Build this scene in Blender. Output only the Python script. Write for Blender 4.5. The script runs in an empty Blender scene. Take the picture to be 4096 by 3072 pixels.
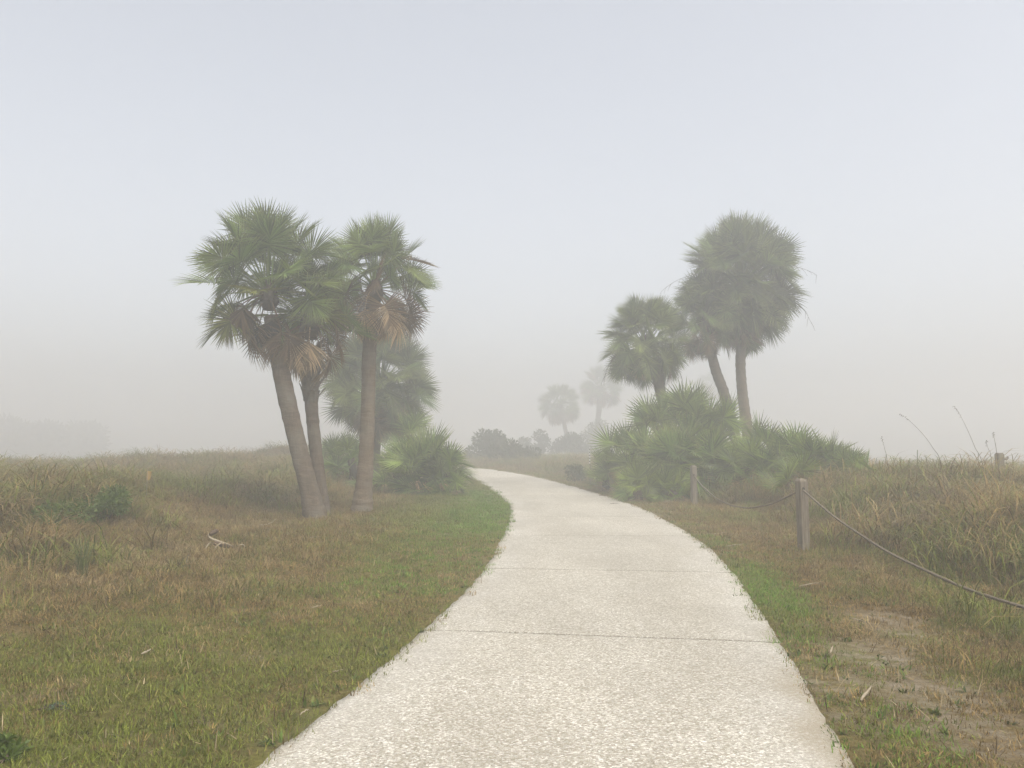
import bpy, math, random
import numpy as np
from mathutils import Vector, Matrix, Euler

random.seed(7)
RNG = np.random.default_rng(11)
SC = bpy.context.scene
COL = SC.collection
R = math.radians

# ------------------------------------------------------------------ camera
F = 3313.0                       # focal length in pixels of the 4096 px wide photograph
TH = math.atan(264.0 / F)        # the horizon lies at row 1800, the picture's middle at row 1536
EYE = 1.5
cam_d = bpy.data.cameras.new('camera')
cam = bpy.data.objects.new('camera', cam_d)
COL.objects.link(cam)
cam_d.sensor_width = 36.0
cam_d.lens = 36.0 * F / 4096.0
cam_d.clip_start = 0.05
cam_d.clip_end = 3000.0
cam.location = (0, 0, EYE)
cam.rotation_euler = (math.pi / 2 + TH, 0, 0)
SC.camera = cam

# ------------------------------------------------------------------ sky and sun
SUN_EL, SUN_AZ = R(62), R(150)   # azimuth clockwise from +Y: high, behind the camera and to the right
W = bpy.data.worlds.new('World')
SC.world = W
W.use_nodes = True
wn = W.node_tree
bg = wn.nodes['Background']
sky = wn.nodes.new('ShaderNodeTexSky')
sky.sky_type = 'NISHITA'
sky.sun_disc = False
sky.sun_elevation = SUN_EL
sky.sun_rotation = SUN_AZ
sky.air_density = 1.0
sky.dust_density = 4.0
sky.ozone_density = 1.0
veil = wn.nodes.new('ShaderNodeHueSaturation')      # thin high cloud takes most of the blue out of the sky
veil.inputs['Saturation'].default_value = 0.32
wn.links.new(sky.outputs[0], veil.inputs['Color'])
wn.links.new(veil.outputs[0], bg.inputs[0])
bg.inputs[1].default_value = 0.15
sd = bpy.data.lights.new('sun', 'SUN')
sd.energy = 1.5
sd.angle = R(40)
sd.color = (1.0, 0.93, 0.80)
sun = bpy.data.objects.new('sun', sd)
COL.objects.link(sun)
sv = Vector((math.sin(SUN_AZ) * math.cos(SUN_EL), math.cos(SUN_AZ) * math.cos(SUN_EL), math.sin(SUN_EL)))
sun.rotation_euler = (-sv).to_track_quat('-Z', 'Y').to_euler()

FOG = 0.0162
vs = SC.view_settings
vs.view_transform = 'Standard'
vs.look = 'None'
vs.exposure = 0.74
vs.gamma = 1.0
vs.use_curve_mapping = False
cy = SC.cycles
cy.max_bounces = 7
cy.diffuse_bounces = 3
cy.glossy_bounces = 2
cy.transmission_bounces = 3
cy.volume_bounces = 4
cy.transparent_max_bounces = 8
cy.use_denoising = True
cy.use_adaptive_sampling = True
cy.adaptive_threshold = 0.012
cy.sample_clamp_indirect = 6.0
cy.caustics_reflective = False
cy.caustics_refractive = False


# ------------------------------------------------------------------ numeric helpers
def ss(a, b, v):
    t = np.clip((np.asarray(v, float) - a) / (b - a), 0, 1)
    return t * t * (3 - 2 * t)


_H = np.random.default_rng(5).random((256, 256))


def vnoise(x, y, f=1.0, seed=0):
    x = np.asarray(x, float) * f + seed * 17.3
    y = np.asarray(y, float) * f + seed * 9.1
    ix, iy = np.floor(x).astype(int), np.floor(y).astype(int)
    fx, fy = x - ix, y - iy
    fx, fy = fx * fx * (3 - 2 * fx), fy * fy * (3 - 2 * fy)
    g = lambda a, b: _H[a % 256, b % 256]
    return (g(ix, iy) * (1 - fx) + g(ix + 1, iy) * fx) * (1 - fy) + (g(ix, iy + 1) * (1 - fx) + g(ix + 1, iy + 1) * fx) * fy


def fbm(x, y, f=1.0, seed=0, o=4):
    a = 0.0
    for k in range(o):
        a = a + vnoise(x, y, f * 2 ** k, seed + k) * 0.5 ** (k + 1)
    return a / (1 - 0.5 ** o)


# ------------------------------------------------------------------ the path's course and the terrain
CEN = [(-0.9, -3.0), (-0.6, 0.0), (0.2, 4.06), (0.67, 6.8), (1.12, 9.92), (1.39, 13.52), (1.49, 18.8), (1.26, 22.6),
       (0.32, 30.0), (-0.72, 35.5), (-2.6, 41.5), (-5.4, 46.4), (-9.5, 50.3), (-15.0, 53.0), (-23.0, 55.0)]
HW = [1.40, 1.40, 1.40, 1.42, 1.47, 1.54, 1.52, 1.50, 1.42, 1.36, 1.36, 1.36, 1.36, 1.36, 1.36]


def catmull(P, n):
    P = np.array(P, float)
    Q = np.vstack([2 * P[0] - P[1], P, 2 * P[-1] - P[-2]])
    out = []
    for i in range(1, len(Q) - 2):
        t = np.linspace(0, 1, n, endpoint=False)[:, None]
        p0, p1, p2, p3 = Q[i - 1], Q[i], Q[i + 1], Q[i + 2]
        out.append(0.5 * (2 * p1 + (p2 - p0) * t + (2 * p0 - 5 * p1 + 4 * p2 - p3) * t ** 2 + (3 * p1 - p0 - 3 * p2 + p3) * t ** 3))
    out.append(P[-1:])
    return np.vstack(out)


_cc = catmull([(a, b, h) for (a, b), h in zip(CEN, HW)], 24)
_s = np.concatenate([[0], np.cumsum(np.hypot(*np.diff(_cc[:, :2], axis=0).T))])
S_ALL = np.arange(0, _s[-1], 0.12)
PC = np.stack([np.interp(S_ALL, _s, _cc[:, k]) for k in range(3)], 1)
PT = np.gradient(PC[:, :2], axis=0)
PT /= np.linalg.norm(PT, axis=1)[:, None]
PN = np.stack([PT[:, 1], -PT[:, 0]], 1)      # to the right of the walking direction


def path_side(x, y):
    """signed distance beyond the path's edge: (distance from edge, side -1 left / +1 right); negative distance is on the path"""
    x = np.atleast_1d(np.asarray(x, float)); y = np.atleast_1d(np.asarray(y, float))
    P = PC[::4]; N = PN[::4]
    d = np.empty(x.shape); s = np.empty(x.shape)
    fx, fy, fd, fs = x.ravel(), y.ravel(), d.ravel(), s.ravel()
    for a in range(0, fx.size, 20000):
        b = slice(a, a + 20000)
        dx = fx[b, None] - P[None, :, 0]; dy = fy[b, None] - P[None, :, 1]
        q = dx * dx + dy * dy
        i = q.argmin(1); r = np.arange(len(i))
        sd_ = dx[r, i] * N[i, 0] + dy[r, i] * N[i, 1]
        fd[b] = np.sqrt(q[r, i]) - P[i, 2]
        fs[b] = np.where(sd_ < 0, -1.0, 1.0)
    return fd.reshape(x.shape), fs.reshape(x.shape)


_ty = np.arange(-80, 500, .5)
_tz = np.interp(_ty, [-80, 7, 13, 22, 30, 45, 60, 100, 500], [0, 0, .1, .17, .3, .6, .75, .5, .3])
_k = np.hanning(13); _k /= _k.sum()
_tz = np.convolve(np.pad(_tz, 6, mode='edge'), _k, 'valid')
base = lambda y: np.interp(y, _ty, _tz)


def terrain(x, y, slab=True):
    x = np.atleast_1d(np.asarray(x, float)); y = np.atleast_1d(np.asarray(y, float))
    d, s = path_side(x, y)
    z = base(y)
    out = np.clip(d, 0, None)
    n1 = fbm(x, y, 0.35, 3, 3) - 0.5
    n2 = fbm(x, y, 1.6, 9, 3) - 0.5
    left = (s < 0)
    dl = 0.70 * ss(4.6, 7.6, -x + 0.25 * n1) * ss(8.5, 13, y) * (1 - 0.55 * ss(17, 22, y)) + (0.30 + 1.3 * n1) * ss(24, 33, y) * ss(4, 9, -x) * (1 - ss(13.5, 18.5, -x))
    dr = 0.56 * ss(1.7, 4.6, out + 0.8 * n1) * ss(5.0, 10.5, y) * (0.72 + 1.1 * n1) * (1 - .75 * ss(19, 34, y))
    z = z + np.where(left, dl, dr) * (1 - .8 * ss(38, 62, y))
    z = z + 0.32 * n1 * ss(1.0, 6.0, out) * (1 - .7 * ss(36, 60, y)) + 0.05 * n2 * ss(0.1, 1.5, out)
    z = z + 0.010 * (1 - ss(0.0, 0.5, out)) * (d > -.04)
    z = z - .55 * ss(9, 20, -x) * ss(34, 50, y) - .55 * ss(7, 16, x) * ss(26, 44, y)
    if slab:
        z = np.where(d < -0.04, z - 0.07, z)
    return z


def tz(x, y, slab=True):
    return float(terrain(x, y, slab)[0])


def ray(px, py):
    c = (1536 - py) / F
    return Vector(((px - 2048) / F, math.cos(TH) - math.sin(TH) * c, math.sin(TH) + math.cos(TH) * c))


def at(px, py, Y):
    d = ray(px, py)
    d = d * (Y / d.y)
    return Vector((d.x, d.y, EYE + d.z))


_ys = np.concatenate([np.arange(2, 30, .05), np.arange(30, 120, .25)])


def gp(px, py):
    d = ray(px, py); d = d / d.y
    z = EYE + d.z * _ys
    t = terrain(d.x * _ys, _ys, False)
    i = int(np.argmax(z < t))
    if not (z < t).any():
        i = len(_ys) - 1
    return Vector((d.x * _ys[i], _ys[i], t[i]))


def foot(px, Y):
    """a point on the ground in the picture column px at the distance Y"""
    x = (px - 2048) / F * Y
    return Vector((x, Y, tz(x, Y)))


# ------------------------------------------------------------------ object helpers
def mesh_obj(name, verts, faces, mats=(), parent=None, smooth=False, loc=(0, 0, 0)):
    me = bpy.data.meshes.new(name)
    me.from_pydata([tuple(v) for v in verts], [], faces)
    for m in (mats if isinstance(mats, (list, tuple)) else [mats]):
        me.materials.append(m)
    if smooth:
        me.polygons.foreach_set('use_smooth', [True] * len(me.polygons))
    me.update()
    o = bpy.data.objects.new(name, me)
    COL.objects.link(o)
    o.location = loc
    if parent:
        o.parent = parent
    return o


def np_mesh(name, V, Fq, mat=None):
    """mesh from numpy arrays, faces all of one size"""
    me = bpy.data.meshes.new(name)
    V = np.asarray(V, np.float32); Fq = np.asarray(Fq, np.int32)
    k = Fq.shape[1]
    me.vertices.add(len(V)); me.vertices.foreach_set('co', V.ravel())
    me.loops.add(Fq.size); me.loops.foreach_set('vertex_index', Fq.ravel())
    me.polygons.add(len(Fq)); me.polygons.foreach_set('loop_start', np.arange(len(Fq), dtype=np.int32) * k)
    me.polygons.foreach_set('loop_total', np.full(len(Fq), k, np.int32))
    if mat:
        me.materials.append(mat)
    me.update(calc_edges=True)
    return me


def link(me, name, parent=None, loc=(0, 0, 0), rot=(0, 0, 0), scl=(1, 1, 1)):
    o = bpy.data.objects.new(name, me)
    COL.objects.link(o)
    o.location = loc; o.rotation_euler = rot; o.scale = scl
    if parent:
        o.parent = parent
    return o


def tag(o, label=None, cat=None, group=None, kind=None):
    if label: o['label'] = label
    if cat: o['category'] = cat
    if group: o['group'] = group
    if kind: o['kind'] = kind
    return o


def empty(name, loc):
    o = bpy.data.objects.new(name, None)
    COL.objects.link(o)
    o.location = loc
    o.empty_display_size = 0.2
    return o


def tube(pts, radii, n=8, wob=None, close=True):
    """swept tube through points -> verts, quad faces"""
    pts = [Vector(p) for p in pts]
    V, Fs = [], []
    t0 = (pts[1] - pts[0]).normalized()
    u = t0.orthogonal().normalized()
    for i, p in enumerate(pts):
        t = (pts[min(i + 1, len(pts) - 1)] - pts[max(i - 1, 0)]).normalized()
        u = (u - t * u.dot(t)).normalized()
        w = t.cross(u)
        for k in range(n):
            a = 2 * math.pi * k / n
            r = radii[i] * (wob(i, k) if wob else 1.0)
            V.append(p + (u * math.cos(a) + w * math.sin(a)) * r)
    for i in range(len(pts) - 1):
        for k in range(n):
            a, b = i * n + k, i * n + (k + 1) % n
            Fs.append((a, b, b + n, a + n))
    if close:
        Fs.append(tuple(range(n - 1, -1, -1)))
        Fs.append(tuple(range((len(pts) - 1) * n, len(pts) * n)))
    return V, Fs


# ------------------------------------------------------------------ materials
def new_mat(name):
    m = bpy.data.materials.new(name)
    m.use_nodes = True
    nt = m.node_tree
    return m, nt, nt.nodes['Principled BSDF'], nt.nodes['Material Output']


class N:
    """small node-building helper"""
    def __init__(s, nt): s.nt = nt
    def node(s, t, **kw):
        n = s.nt.nodes.new(t)
        for k, v in kw.items(): setattr(n, k, v)
        return n
    def inp(s, sock, v):
        if isinstance(v, bpy.types.NodeSocket): s.nt.links.new(v, sock)
        elif isinstance(v, (tuple, list)) and len(v) == 3 and sock.type == 'RGBA': sock.default_value = (*v, 1)
        else: sock.default_value = v
    def noise(s, vec, scale, detail=4, rough=0.55, dist=0.0):
        n = s.node('ShaderNodeTexNoise')
        if vec: s.inp(n.inputs['Vector'], vec)
        n.inputs['Scale'].default_value = scale; n.inputs['Detail'].default_value = detail
        n.inputs['Roughness'].default_value = rough; n.inputs['Distortion'].default_value = dist
        return n.outputs['Fac']
    def ramp(s, fac, stops):
        n = s.node('ShaderNodeValToRGB'); s.inp(n.inputs[0], fac)
        e = n.color_ramp.elements
        while len(e) < len(stops): e.new(0.5)
        for el, (p, c) in zip(e, stops):
            el.position = p; el.color = (*c, 1) if len(c) == 3 else c
        return n.outputs[0]
    def mix(s, f, a, b, mode='MIX'):
        n = s.node('ShaderNodeMix', data_type='RGBA', blend_type=mode)
        s.inp(n.inputs[0], f); s.inp(n.inputs[6], a); s.inp(n.inputs[7], b)
        return n.outputs[2]
    def math(s, op, a, b=0.5, clamp=False):
        n = s.node('ShaderNodeMath', operation=op); n.use_clamp = clamp
        s.inp(n.inputs[0], a); s.inp(n.inputs[1], b)
        return n.outputs[0]
    def maprange(s, v, a, b, c=0.0, d=1.0):
        n = s.node('ShaderNodeMapRange'); s.inp(n.inputs[0], v)
        for i, q in enumerate((a, b, c, d)): n.inputs[i + 1].default_value = q
        return n.outputs[0]
    def attr(s, name, typ='GEOMETRY'):
        n = s.node('ShaderNodeAttribute', attribute_name=name, attribute_type=typ)
        return n
    def mapping(s, vec, scale):
        n = s.node('ShaderNodeMapping'); s.inp(n.inputs[0], vec); n.inputs['Scale'].default_value = scale
        return n.outputs[0]
    def bump(s, h, strength, dist):
        n = s.node('ShaderNodeBump'); s.inp(n.inputs['Height'], h)
        n.inputs['Strength'].default_value = strength; n.inputs['Distance'].default_value = dist
        return n.outputs[0]


def leaf_mat(name, body, tip, trans=0.3, tip0=0.6, var=0.35, hue=None, rough=0.5):
    """frond or blade: colour along the segment (attribute t), varied per object, light coming through"""
    m, nt, bs, out = new_mat(name)
    n = N(nt)
    t = n.attr('t').outputs['Fac']
    sv_ = n.attr('seg').outputs['Fac']
    info = n.node('ShaderNodeObjectInfo')
    col = n.mix(n.maprange(t, tip0, 1.0), body, tip)
    if hue:
        col = n.mix(n.math('MULTIPLY', info.outputs['Random'], 0.8), col, hue)
    r2 = n.math('FRACT', n.math('MULTIPLY', info.outputs['Random'], 17.37))
    val = n.math('ADD', n.math('MULTIPLY', r2, var * 2), 1.0 - var)
    val = n.math('MULTIPLY', val, n.math('ADD', n.math('MULTIPLY', sv_, 1.1), 0.45))
    vv = n.node('ShaderNodeVectorMath', operation='SCALE')
    n.inp(vv.inputs[0], col); n.inp(vv.inputs['Scale'], val)
    bs.inputs['Roughness'].default_value = rough
    bs.inputs['Specular IOR Level'].default_value = 0.35
    n.inp(bs.inputs['Base Color'], vv.outputs[0])
    tr = n.node('ShaderNodeBsdfTranslucent'); n.inp(tr.inputs[0], vv.outputs[0])
    mx = n.node('ShaderNodeMixShader'); mx.inputs[0].default_value = trans
    nt.links.new(bs.outputs[0], mx.inputs[1]); nt.links.new(tr.outputs[0], mx.inputs[2])
    nt.links.new(mx.outputs[0], out.inputs[0])
    return m


M = {}
M['frond'] = leaf_mat('palm_frond_green', (.095, .150, .034), (.20, .205, .085), hue=(.165, .200, .034))
M['frond_dense'] = leaf_mat('palm_frond_olive', (.098, .148, .036), (.21, .195, .085), hue=(.150, .175, .040))
M['frond_yellow'] = leaf_mat('palm_frond_yellow_green', (.150, .185, .018), (.18, .16, .04), hue=(.13, .13, .025))
M['frond_brown'] = leaf_mat('palm_frond_brown', (.19, .120, .055), (.26, .17, .085), trans=.2, hue=(.12, .082, .042), rough=.7)
M['frond_tan'] = leaf_mat('palm_frond_tan', (.40, .29, .16), (.45, .34, .20), trans=.25, hue=(.28, .20, .115), rough=.7)
M['frond_grey'] = leaf_mat('palm_frond_dead_grey', (.085, .073, .055), (.12, .10, .075), trans=.15, hue=(.06, .055, .04), rough=.8)
M['palmetto'] = leaf_mat('palmetto_green', (.112, .182, .030), (.31, .29, .11), hue=(.185, .235, .036), tip0=.65, trans=.25, rough=.4)
M['palmetto_bright'] = leaf_mat('palmetto_yellow_green', (.18, .24, .022), (.21, .20, .05), hue=(.13, .18, .03), trans=.3)


def bark_mat(name, c1, c2, c3):
    m, nt, bs, out = new_mat(name)
    n = N(nt)
    tc = n.node('ShaderNodeTexCoord').outputs['Object']
    rings = n.noise(n.mapping(tc, (2.2, 2.2, 9)), 1.7, 6, .72, .9)
    fib = n.noise(n.mapping(tc, (18, 18, 2.5)), 2.0, 4, .6)
    col = n.ramp(n.math('ADD', n.math('MULTIPLY', rings, .65), n.math('MULTIPLY', fib, .35)), [(.32, c1), (.5, c2), (.68, c3)])
    big = n.noise(tc, 1.3, 3)
    col = n.mix(n.maprange(big, .45, .7, 0, .6), col, (.20, .19, .155))
    n.inp(bs.inputs['Base Color'], col)
    bs.inputs['Roughness'].default_value = .9
    bs.inputs['Specular IOR Level'].default_value = .1
    h = n.math('ADD', n.math('MULTIPLY', rings, 1.4), n.math('MULTIPLY', fib, .5))
    n.inp(bs.inputs['Normal'], n.bump(h, .8, .03))
    return m


M['bark'] = bark_mat('palm_bark', (.060, .048, .036), (.125, .098, .072), (.19, .15, .11))
M['bark_warm'] = bark_mat('palm_bark_warm', (.080, .062, .042), (.165, .125, .085), (.24, .185, .13))
M['boot'] = bark_mat('palm_leaf_base', (.085, .072, .055), (.16, .14, .11), (.24, .21, .17))
M['heart'] = bark_mat('palm_heart_fibre', (.035, .028, .020), (.075, .058, .040), (.12, .095, .065))


def slab_mat():
    m, nt, bs, out = new_mat('shell_concrete')
    n = N(nt)
    tc = n.node('ShaderNodeTexCoord').outputs['Object']
    vo = n.node('ShaderNodeTexVoronoi', feature='F1'); n.inp(vo.inputs['Vector'], tc); vo.inputs['Scale'].default_value = 95
    vo2 = n.node('ShaderNodeTexVoronoi', feature='F1'); n.inp(vo2.inputs['Vector'], tc); vo2.inputs['Scale'].default_value = 70
    r1 = n.node('ShaderNodeSeparateColor'); n.inp(r1.inputs[0], vo.outputs['Color'])
    r2 = n.node('ShaderNodeSeparateColor'); n.inp(r2.inputs[0], vo2.outputs['Color'])
    shell = n.ramp(r1.outputs[0], [(0, (.13, .115, .08)), (.2, (.24, .215, .165)), (.55, (.35, .32, .26)), (.80, (.47, .445, .385)), (.92, (.72, .70, .645)), (1, (.80, .78, .73))])
    shell2 = n.ramp(r2.outputs[0], [(0, (.31, .28, .22)), (.7, (.44, .41, .345)), (1, (.62, .605, .57))])
    col = n.mix(.38, shell, shell2)
    edge = n.attr('edge').outputs['Fac']
    pale = n.noise(tc, 1.1, 5, .6)
    col = n.mix(n.math('MULTIPLY', n.maprange(edge, .55, .98), n.maprange(pale, .3, .7, .0, .5)), col, (.50, .485, .455))
    tan = n.noise(n.mapping(tc, (1, .45, 1)), .9, 5, .62)
    col = n.mix(n.maprange(tan, .42, .72, 0, .42), col, (.22, .195, .15))
    stain = n.noise(tc, 5.5, 6, .7)
    col = n.mix(n.maprange(stain, .56, .80, 0, .45), col, (.22, .195, .15))
    spill = n.attr('sandy').outputs['Fac']
    col = n.mix(n.math('MULTIPLY', spill, n.maprange(stain, .3, .6, .55, 1.0)), col, (.29, .25, .185))
    dirt = n.attr('joint').outputs['Fac']
    col = n.mix(n.math('MULTIPLY', dirt, n.maprange(stain, .35, .65, 0.2, .65)), col, (.09, .08, .06))
    info = n.node('ShaderNodeObjectInfo')
    tone = n.maprange(n.noise(n.mapping(tc, (1, .5, 1)), .55, 4, .6), .3, .7, .96, 1.14)
    vv = n.node('ShaderNodeVectorMath', operation='SCALE'); n.inp(vv.inputs[0], col)
    n.inp(vv.inputs['Scale'], n.math('MULTIPLY', tone, n.maprange(info.outputs['Random'], 0, 1, 1.0, 1.12)))
    n.inp(bs.inputs['Base Color'], vv.outputs[0])
    bs.inputs['Roughness'].default_value = .85
    bs.inputs['Specular IOR Level'].default_value = .25
    h = n.math('ADD', n.math('MULTIPLY', r1.outputs[1], .6), n.math('SUBTRACT', 1.0, vo.outputs['Distance']))
    n.inp(bs.inputs['Normal'], n.bump(h, .9, .008))
    return m


M['slab'] = slab_mat()


def ground_mat():
    m, nt, bs, out = new_mat('sandy_turf')
    n = N(nt)
    tc = n.node('ShaderNodeTexCoord').outputs['Object']
    a = n.noise(tc, 0.8, 6, .6)
    b = n.noise(tc, 22, 6, .75)
    thatch = n.ramp(b, [(.25, (.050, .036, .016)), (.48, (.145, .102, .043)), (.62, (.22, .158, .068)), (.8, (.31, .235, .12))])
    green = n.ramp(b, [(.25, (.045, .048, .009)), (.5, (.125, .132, .022)), (.75, (.21, .215, .045))])
    g = n.attr('green').outputs['Fac']
    col = n.mix(n.math('MULTIPLY', g, n.maprange(a, .25, .7, .55, 1.0)), thatch, green)
    sand = n.attr('sand').outputs['Fac']
    sn = n.noise(tc, 60, 3, .7)
    sandc = n.ramp(sn, [(.3, (.20, .165, .115)), (.55, (.33, .285, .215)), (.72, (.46, .42, .35))])
    sm = n.math('MULTIPLY', sand, n.maprange(n.noise(tc, 6.0, 6, .7), .38, .60, 0, 1))
    col = n.mix(sm, col, sandc)
    n.inp(bs.inputs['Base Color'], col)
    bs.inputs['Roughness'].default_value = .95
    bs.inputs['Specular IOR Level'].default_value = .1
    n.inp(bs.inputs['Normal'], n.bump(b, 1.0, .04))
    return m


M['ground'] = ground_mat()


def grass_mat(name, trans=.3):
    """blade colour: the tuft's own colour (instance attribute) times each blade's tone"""
    m, nt, bs, out = new_mat(name)
    n = N(nt)
    c = n.attr('gcol', 'INSTANCER').outputs['Color']
    tone = n.attr('tone').outputs['Fac']
    dry = n.attr('dry').outputs['Fac']
    col = n.mix(n.math('MULTIPLY', dry, .55), c, (.26, .18, .07))
    vv = n.node('ShaderNodeVectorMath', operation='SCALE')
    n.inp(vv.inputs[0], col); n.inp(vv.inputs['Scale'], n.maprange(tone, 0, 1, .5, 1.5))
    n.inp(bs.inputs['Base Color'], vv.outputs[0])
    bs.inputs['Roughness'].default_value = .6
    bs.inputs['Specular IOR Level'].default_value = .25
    tr = n.node('ShaderNodeBsdfTranslucent'); n.inp(tr.inputs[0], vv.outputs[0])
    mx = n.node('ShaderNodeMixShader'); mx.inputs[0].default_value = trans
    nt.links.new(bs.outputs[0], mx.inputs[1]); nt.links.new(tr.outputs[0], mx.inputs[2])
    nt.links.new(mx.outputs[0], out.inputs[0])
    return m


M['grass'] = grass_mat('grass_blade')


def simple(name, stops, scale=8, stretch=(1, 1, 1), rough=.8, bump=.0, dist=.005):
    m, nt, bs, out = new_mat(name)
    n = N(nt)
    tc = n.node('ShaderNodeTexCoord').outputs['Object']
    f = n.noise(n.mapping(tc, stretch), scale, 6, .65)
    n.inp(bs.inputs['Base Color'], n.ramp(f, stops))
    bs.inputs['Roughness'].default_value = rough
    bs.inputs['Specular IOR Level'].default_value = .2
    if bump:
        n.inp(bs.inputs['Normal'], n.bump(f, bump, dist))
    return m


M['post'] = simple('weathered_post_wood', [(.30, (.060, .048, .034)), (.46, (.150, .122, .088)), (.60, (.21, .18, .135)), (.78, (.30, .27, .215))], 5, (9, 9, .7), .85, .6, .01)
M['hole'] = simple('dark_bored_wood', [(.3, (.02, .015, .01)), (.7, (.04, .03, .02))], 20)
M['rope'] = simple('weathered_rope', [(.3, (.09, .072, .05)), (.5, (.17, .14, .105)), (.75, (.27, .235, .18))], 30, (1, 1, 1), .9, .5, .003)
M['stick'] = simple('dry_palm_fibre', [(.3, (.20, .16, .105)), (.55, (.33, .275, .195)), (.8, (.44, .39, .30))], 12, (1, 1, 1), .8)
M['stick_dark'] = simple('dark_dry_fibre', [(.3, (.05, .035, .024)), (.55, (.10, .068, .045)), (.8, (.16, .11, .07))], 14)
M['stake'] = simple('white_marker_paint', [(.3, (.70, .70, .70)), (.7, (.82, .82, .82))], 6, rough=.5)
M['tape'] = simple('black_marker_band', [(.3, (.03, .03, .03)), (.7, (.06, .06, .06))], 6, rough=.6)
M['grey_wood'] = simple('grey_stake_wood', [(.3, (.16, .14, .12)), (.7, (.28, .25, .21))], 9, (8, 8, 1))
M['orange'] = simple('faded_orange_flag', [(.3, (.30, .19, .06)), (.7, (.38, .26, .10))], 6, rough=.6)
M['stem'] = simple('woody_stem', [(.3, (.045, .035, .025)), (.6, (.10, .08, .055)), (.8, (.15, .12, .085))], 14, (3, 3, 1), .9, .5, .01)
M['oat'] = leaf_mat('sea_oat_straw', (.23, .17, .10), (.28, .21, .13), trans=.15)


def shrub_mat(name, c1, c2):
    m, nt, bs, out = new_mat(name)
    n = N(nt)
    tn = n.attr('tone').outputs['Fac']
    col = n.mix(tn, c1, c2)
    n.inp(bs.inputs['Base Color'], col)
    bs.inputs['Roughness'].default_value = .55
    bs.inputs['Specular IOR Level'].default_value = .3
    tr = n.node('ShaderNodeBsdfTranslucent'); n.inp(tr.inputs[0], col)
    mx = n.node('ShaderNodeMixShader'); mx.inputs[0].default_value = .25
    nt.links.new(bs.outputs[0], mx.inputs[1]); nt.links.new(tr.outputs[0], mx.inputs[2])
    nt.links.new(mx.outputs[0], out.inputs[0])
    return m


M['shrub'] = shrub_mat('shrub_leaf', (.040, .052, .026), (.095, .105, .050))
M['shrub_green'] = shrub_mat('bright_shrub_leaf', (.045, .078, .012), (.115, .165, .030))
M['shrub_dark'] = shrub_mat('dark_thicket_leaf', (.022, .030, .018), (.055, .065, .036))
M['weed_blue'] = shrub_mat('bluish_weed_leaf', (.06, .10, .065), (.11, .17, .11))


# ------------------------------------------------------------------ ground sheet
def spaced(lo, hi, fine_lo, fine_hi, step, grow):
    a = list(np.arange(fine_lo, fine_hi, step))
    s, v = step, fine_hi
    while v < hi:
        a.append(v); s *= grow; v += s
    a.append(hi)
    s, v, b = step, fine_lo, []
    while v > lo:
        s *= grow; v -= s; b.append(max(v, lo))
    return np.array(b[::-1] + a)


gx = spaced(-400, 400, -9, 9, 0.11, 1.075)
gy = spaced(-60, 420, 2.5, 24, 0.11, 1.045)
GX, GY = np.meshgrid(gx, gy)
GZ = terrain(GX, GY)
V = np.stack([GX.ravel(), GY.ravel(), GZ.ravel()], 1)
nx, ny = len(gx), len(gy)
ii = (np.arange(ny - 1)[:, None] * nx + np.arange(nx - 1)[None]).ravel()
gme = np_mesh('ground', V, np.stack([ii, ii + 1, ii + nx + 1, ii + nx], 1), M['ground'])
gme.polygons.foreach_set('use_smooth', np.ones(len(gme.polygons), bool))

SAND = [(3560, 2480, .45, .8), (3500, 2630, .5, .9), (3560, 2600, .35, .8), (3380, 2750, .30, .8), (3450, 2800, .35, .5), (3720, 2760, .45, .9), (3790, 2830, .40, .9),
        (3860, 2900, .40, .8), (3640, 2920, .3, .5), (3250, 2500, .18, .5), (3320, 2870, .25, .6), (3960, 3010, .35, .7), (840, 2900, .22, .35), (150, 2790, .30, .35),
        (1060, 2625, .15, .6), (1150, 2930, .25, .35), (300, 3010, .3, .3), (560, 2980, .2, .3), (3640, 2540, .3, .8)]
SANDW = [(gp(a, b), r, w) for a, b, r, w in SAND]


def sand_at(x, y):
    s = np.zeros(np.shape(x))
    for p, r, w in SANDW:
        s = np.maximum(s, w * np.exp(-(((x - p.x) / r) ** 2 + ((y - p.y) / (r * 1.15)) ** 2)))
    return s


def green_at(x, y):
    d, s = path_side(x, y)
    n = fbm(x, y, .55, 21, 4)
    n2 = fbm(x, y, 2.3, 31, 3)
    gl = (1 - ss(1.2, 4.0, d + 1.6 * (n - .5))) * (.35 + .65 * ss(10, 17, y)) * (1 - .5 * ss(24, 32, y))
    gl = np.maximum(gl, 0.74 * (1 - ss(6.0, 9.0, y - 0.15 * x + 5 * (n - .5))) * ss(.30, .48, n + .12))
    gl = np.maximum(gl, .75 * ss(5.5, 7.0, -x) * ss(.42, .56, n2 * .4 + n * .6) * (1 - ss(17, 24, y)))
    gr = .95 * (1 - ss(.15, .8, d + .6 * (n - .5))) * (.35 + .65 * (1 - ss(.9, 2.6, np.abs(y - 8.9))))
    gr = np.maximum(gr, .55 * ss(.48, .62, n2 * .5 + n * .5))
    return np.clip(np.where(s < 0, gl, gr) * (.7 + .6 * n2), 0, 1)


at_ = gme.attributes.new('green', 'FLOAT', 'POINT'); at_.data.foreach_set('value', green_at(GX.ravel(), GY.ravel()).astype(np.float32))
at_ = gme.attributes.new('sand', 'FLOAT', 'POINT'); at_.data.foreach_set('value', sand_at(GX.ravel(), GY.ravel()).astype(np.float32))
ground = tag(link(gme, 'ground'), 'sandy turf and dune ground rolling away into fog', kind='structure')

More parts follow.
